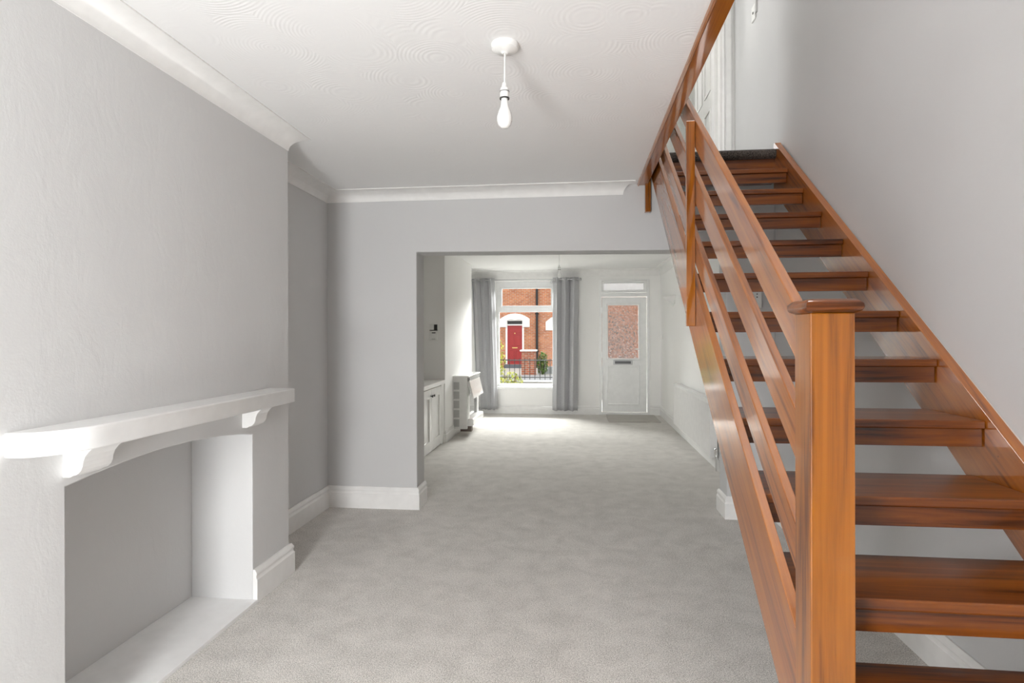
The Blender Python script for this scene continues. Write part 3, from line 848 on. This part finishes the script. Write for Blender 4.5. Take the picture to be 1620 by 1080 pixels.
def lintel(x0, x1, zs, za, zi):
    n = 16; c = (x0+x1)/2; hw = (x1-x0)/2; pts = []
    for k in range(n+1):
        u = -1+2*k/n; pts.append((c+u*hw, zs+(za-zs)*(1-u*u)))
    legs = [(x1, zs-.40), (x1-.33, zs-.40), (x1-.33, zi)]
    inn = [(x1-.33-(x1-x0-.66)*k/8, zi+.07*abs(math.sin(PI*2*k/8))) for k in range(9)]
    pts += legs + inn + [(x0+.33, zs-.40), (x0, zs-.40)]
    bm = bm_new(); add_prism(bm, pts, 'Y', 27.93, 28.02)
    return obj('lintel', bm, 'stone', HS, bevel=.01)
lintel(-3.66, -2.22, 2.16, 2.42, 2.06)
lintel(-1.45, .10, 2.0, 2.36, 1.95)
bm = bm_new()
add_holed(bm, 'Y', (1.30, 1.42, 2.48, 2.60), (.55, .68, 1.32, 1.38, 2.05, 2.25), [(1.42, 2.48, .68, 1.32), (1.42, 2.48, 1.38, 2.05)], 27.95, 28.0)
hw_ = obj('house_window', bm, 'stone', HS, bevel=.01)
box('window_glass', 'fireglass', (1.42, 2.48, 27.985, 27.995, .68, 2.05), hw_)
bm = bm_new(); add_tube(bm, [(-1.87, 27.93, -.2), (-1.87, 27.93, 7.4)], .055, 12)
for z in (.6, 2.4, 4.2): add_box(bm, -1.96, -1.78, 27.94, 28.0, z-.03, z+.03)
obj('drainpipe', bm, 'iron', HS, smooth=.8)

# ------------------------------------------------------------------ light
w = bpy.data.worlds.new('sky'); S.world = w; w.use_nodes = True
nt = w.node_tree; nt.nodes.clear()
o = nt.nodes.new('ShaderNodeOutputWorld'); bg = nt.nodes.new('ShaderNodeBackground')
tc = nt.nodes.new('ShaderNodeTexCoord'); sp = nt.nodes.new('ShaderNodeSeparateXYZ')
nt.links.new(tc.outputs['Generated'], sp.inputs[0])
rp = nt.nodes.new('ShaderNodeValToRGB'); e = rp.color_ramp.elements
e[0].position = .0; e[0].color = (.35, .34, .33, 1); e[1].position = .25; e[1].color = (.98, .99, 1, 1)
nt.links.new(sp.outputs['Z'], rp.inputs[0]); nt.links.new(rp.outputs[0], bg.inputs[0])
bg.inputs[1].default_value = 1.7
nt.links.new(bg.outputs[0], o.inputs[0])

def area(name, loc, target, sx, sy, watts, col=(1, 1, 1)):
    l = bpy.data.lights.new(name, 'AREA'); l.shape = 'RECTANGLE'; l.size = sx; l.size_y = sy; l.energy = watts; l.color = col
    ob = bpy.data.objects.new(name, l); COL.objects.link(ob); ob.location = loc
    d = Vector(target)-Vector(loc); ob.rotation_euler = d.to_track_quat('-Z', 'Y').to_euler()
    return ob
area('daylight_street', (-.6, 12.9, 3.25), (-.6, 9.0, 3.25), 6.0, 1.2, 1900, (1, .99, .97))
area('daylight_garden', (-.995, YB-.16, 1.10), (-.995, 4, 1.0), .56, 2.0, 105, (.985, .992, 1))
area('daylight_bedroom', (.6, 8.1, 4.12), (.6, 3.0, 4.12), 1.2, 1.2, 1.5)
area('daylight_landing', (-1.85, 4.95, 4.05), (1.4, 4.95, 4.05), .9, 1.35, 24)
area('fill_stairwell', (.95, 1.5, ZTOP+.25), (.95, 1.5, 0), .65, 1.7, 42)  # unseen fill lamp added above the stairs to brighten the right wall

# ------------------------------------------------------------------ camera
cam = bpy.data.cameras.new('camera'); co = bpy.data.objects.new('camera', cam); COL.objects.link(co)
cam.sensor_width = 36; cam.lens = 921/1620*36; cam.shift_y = -9.3/1620
cam.clip_start = .05; cam.clip_end = 200
co.matrix_world = Matrix.Translation((0, 0, 1.35)) @ Matrix.Rotation(math.radians(6.282), 4, 'Z') @ Matrix.Rotation(PI/2, 4, 'X') @ Matrix.Rotation(math.radians(-.137), 4, 'Z')
S.camera = co
S.view_settings.view_transform = 'Standard'; S.view_settings.look = 'None'
S.view_settings.gamma = 1; S.view_settings.exposure = .39
S.view_settings.use_curve_mapping = False
S.cycles.use_denoising = True
S.cycles.caustics_reflective = False; S.cycles.caustics_refractive = False
S.cycles.max_bounces = 10; S.cycles.diffuse_bounces = 7
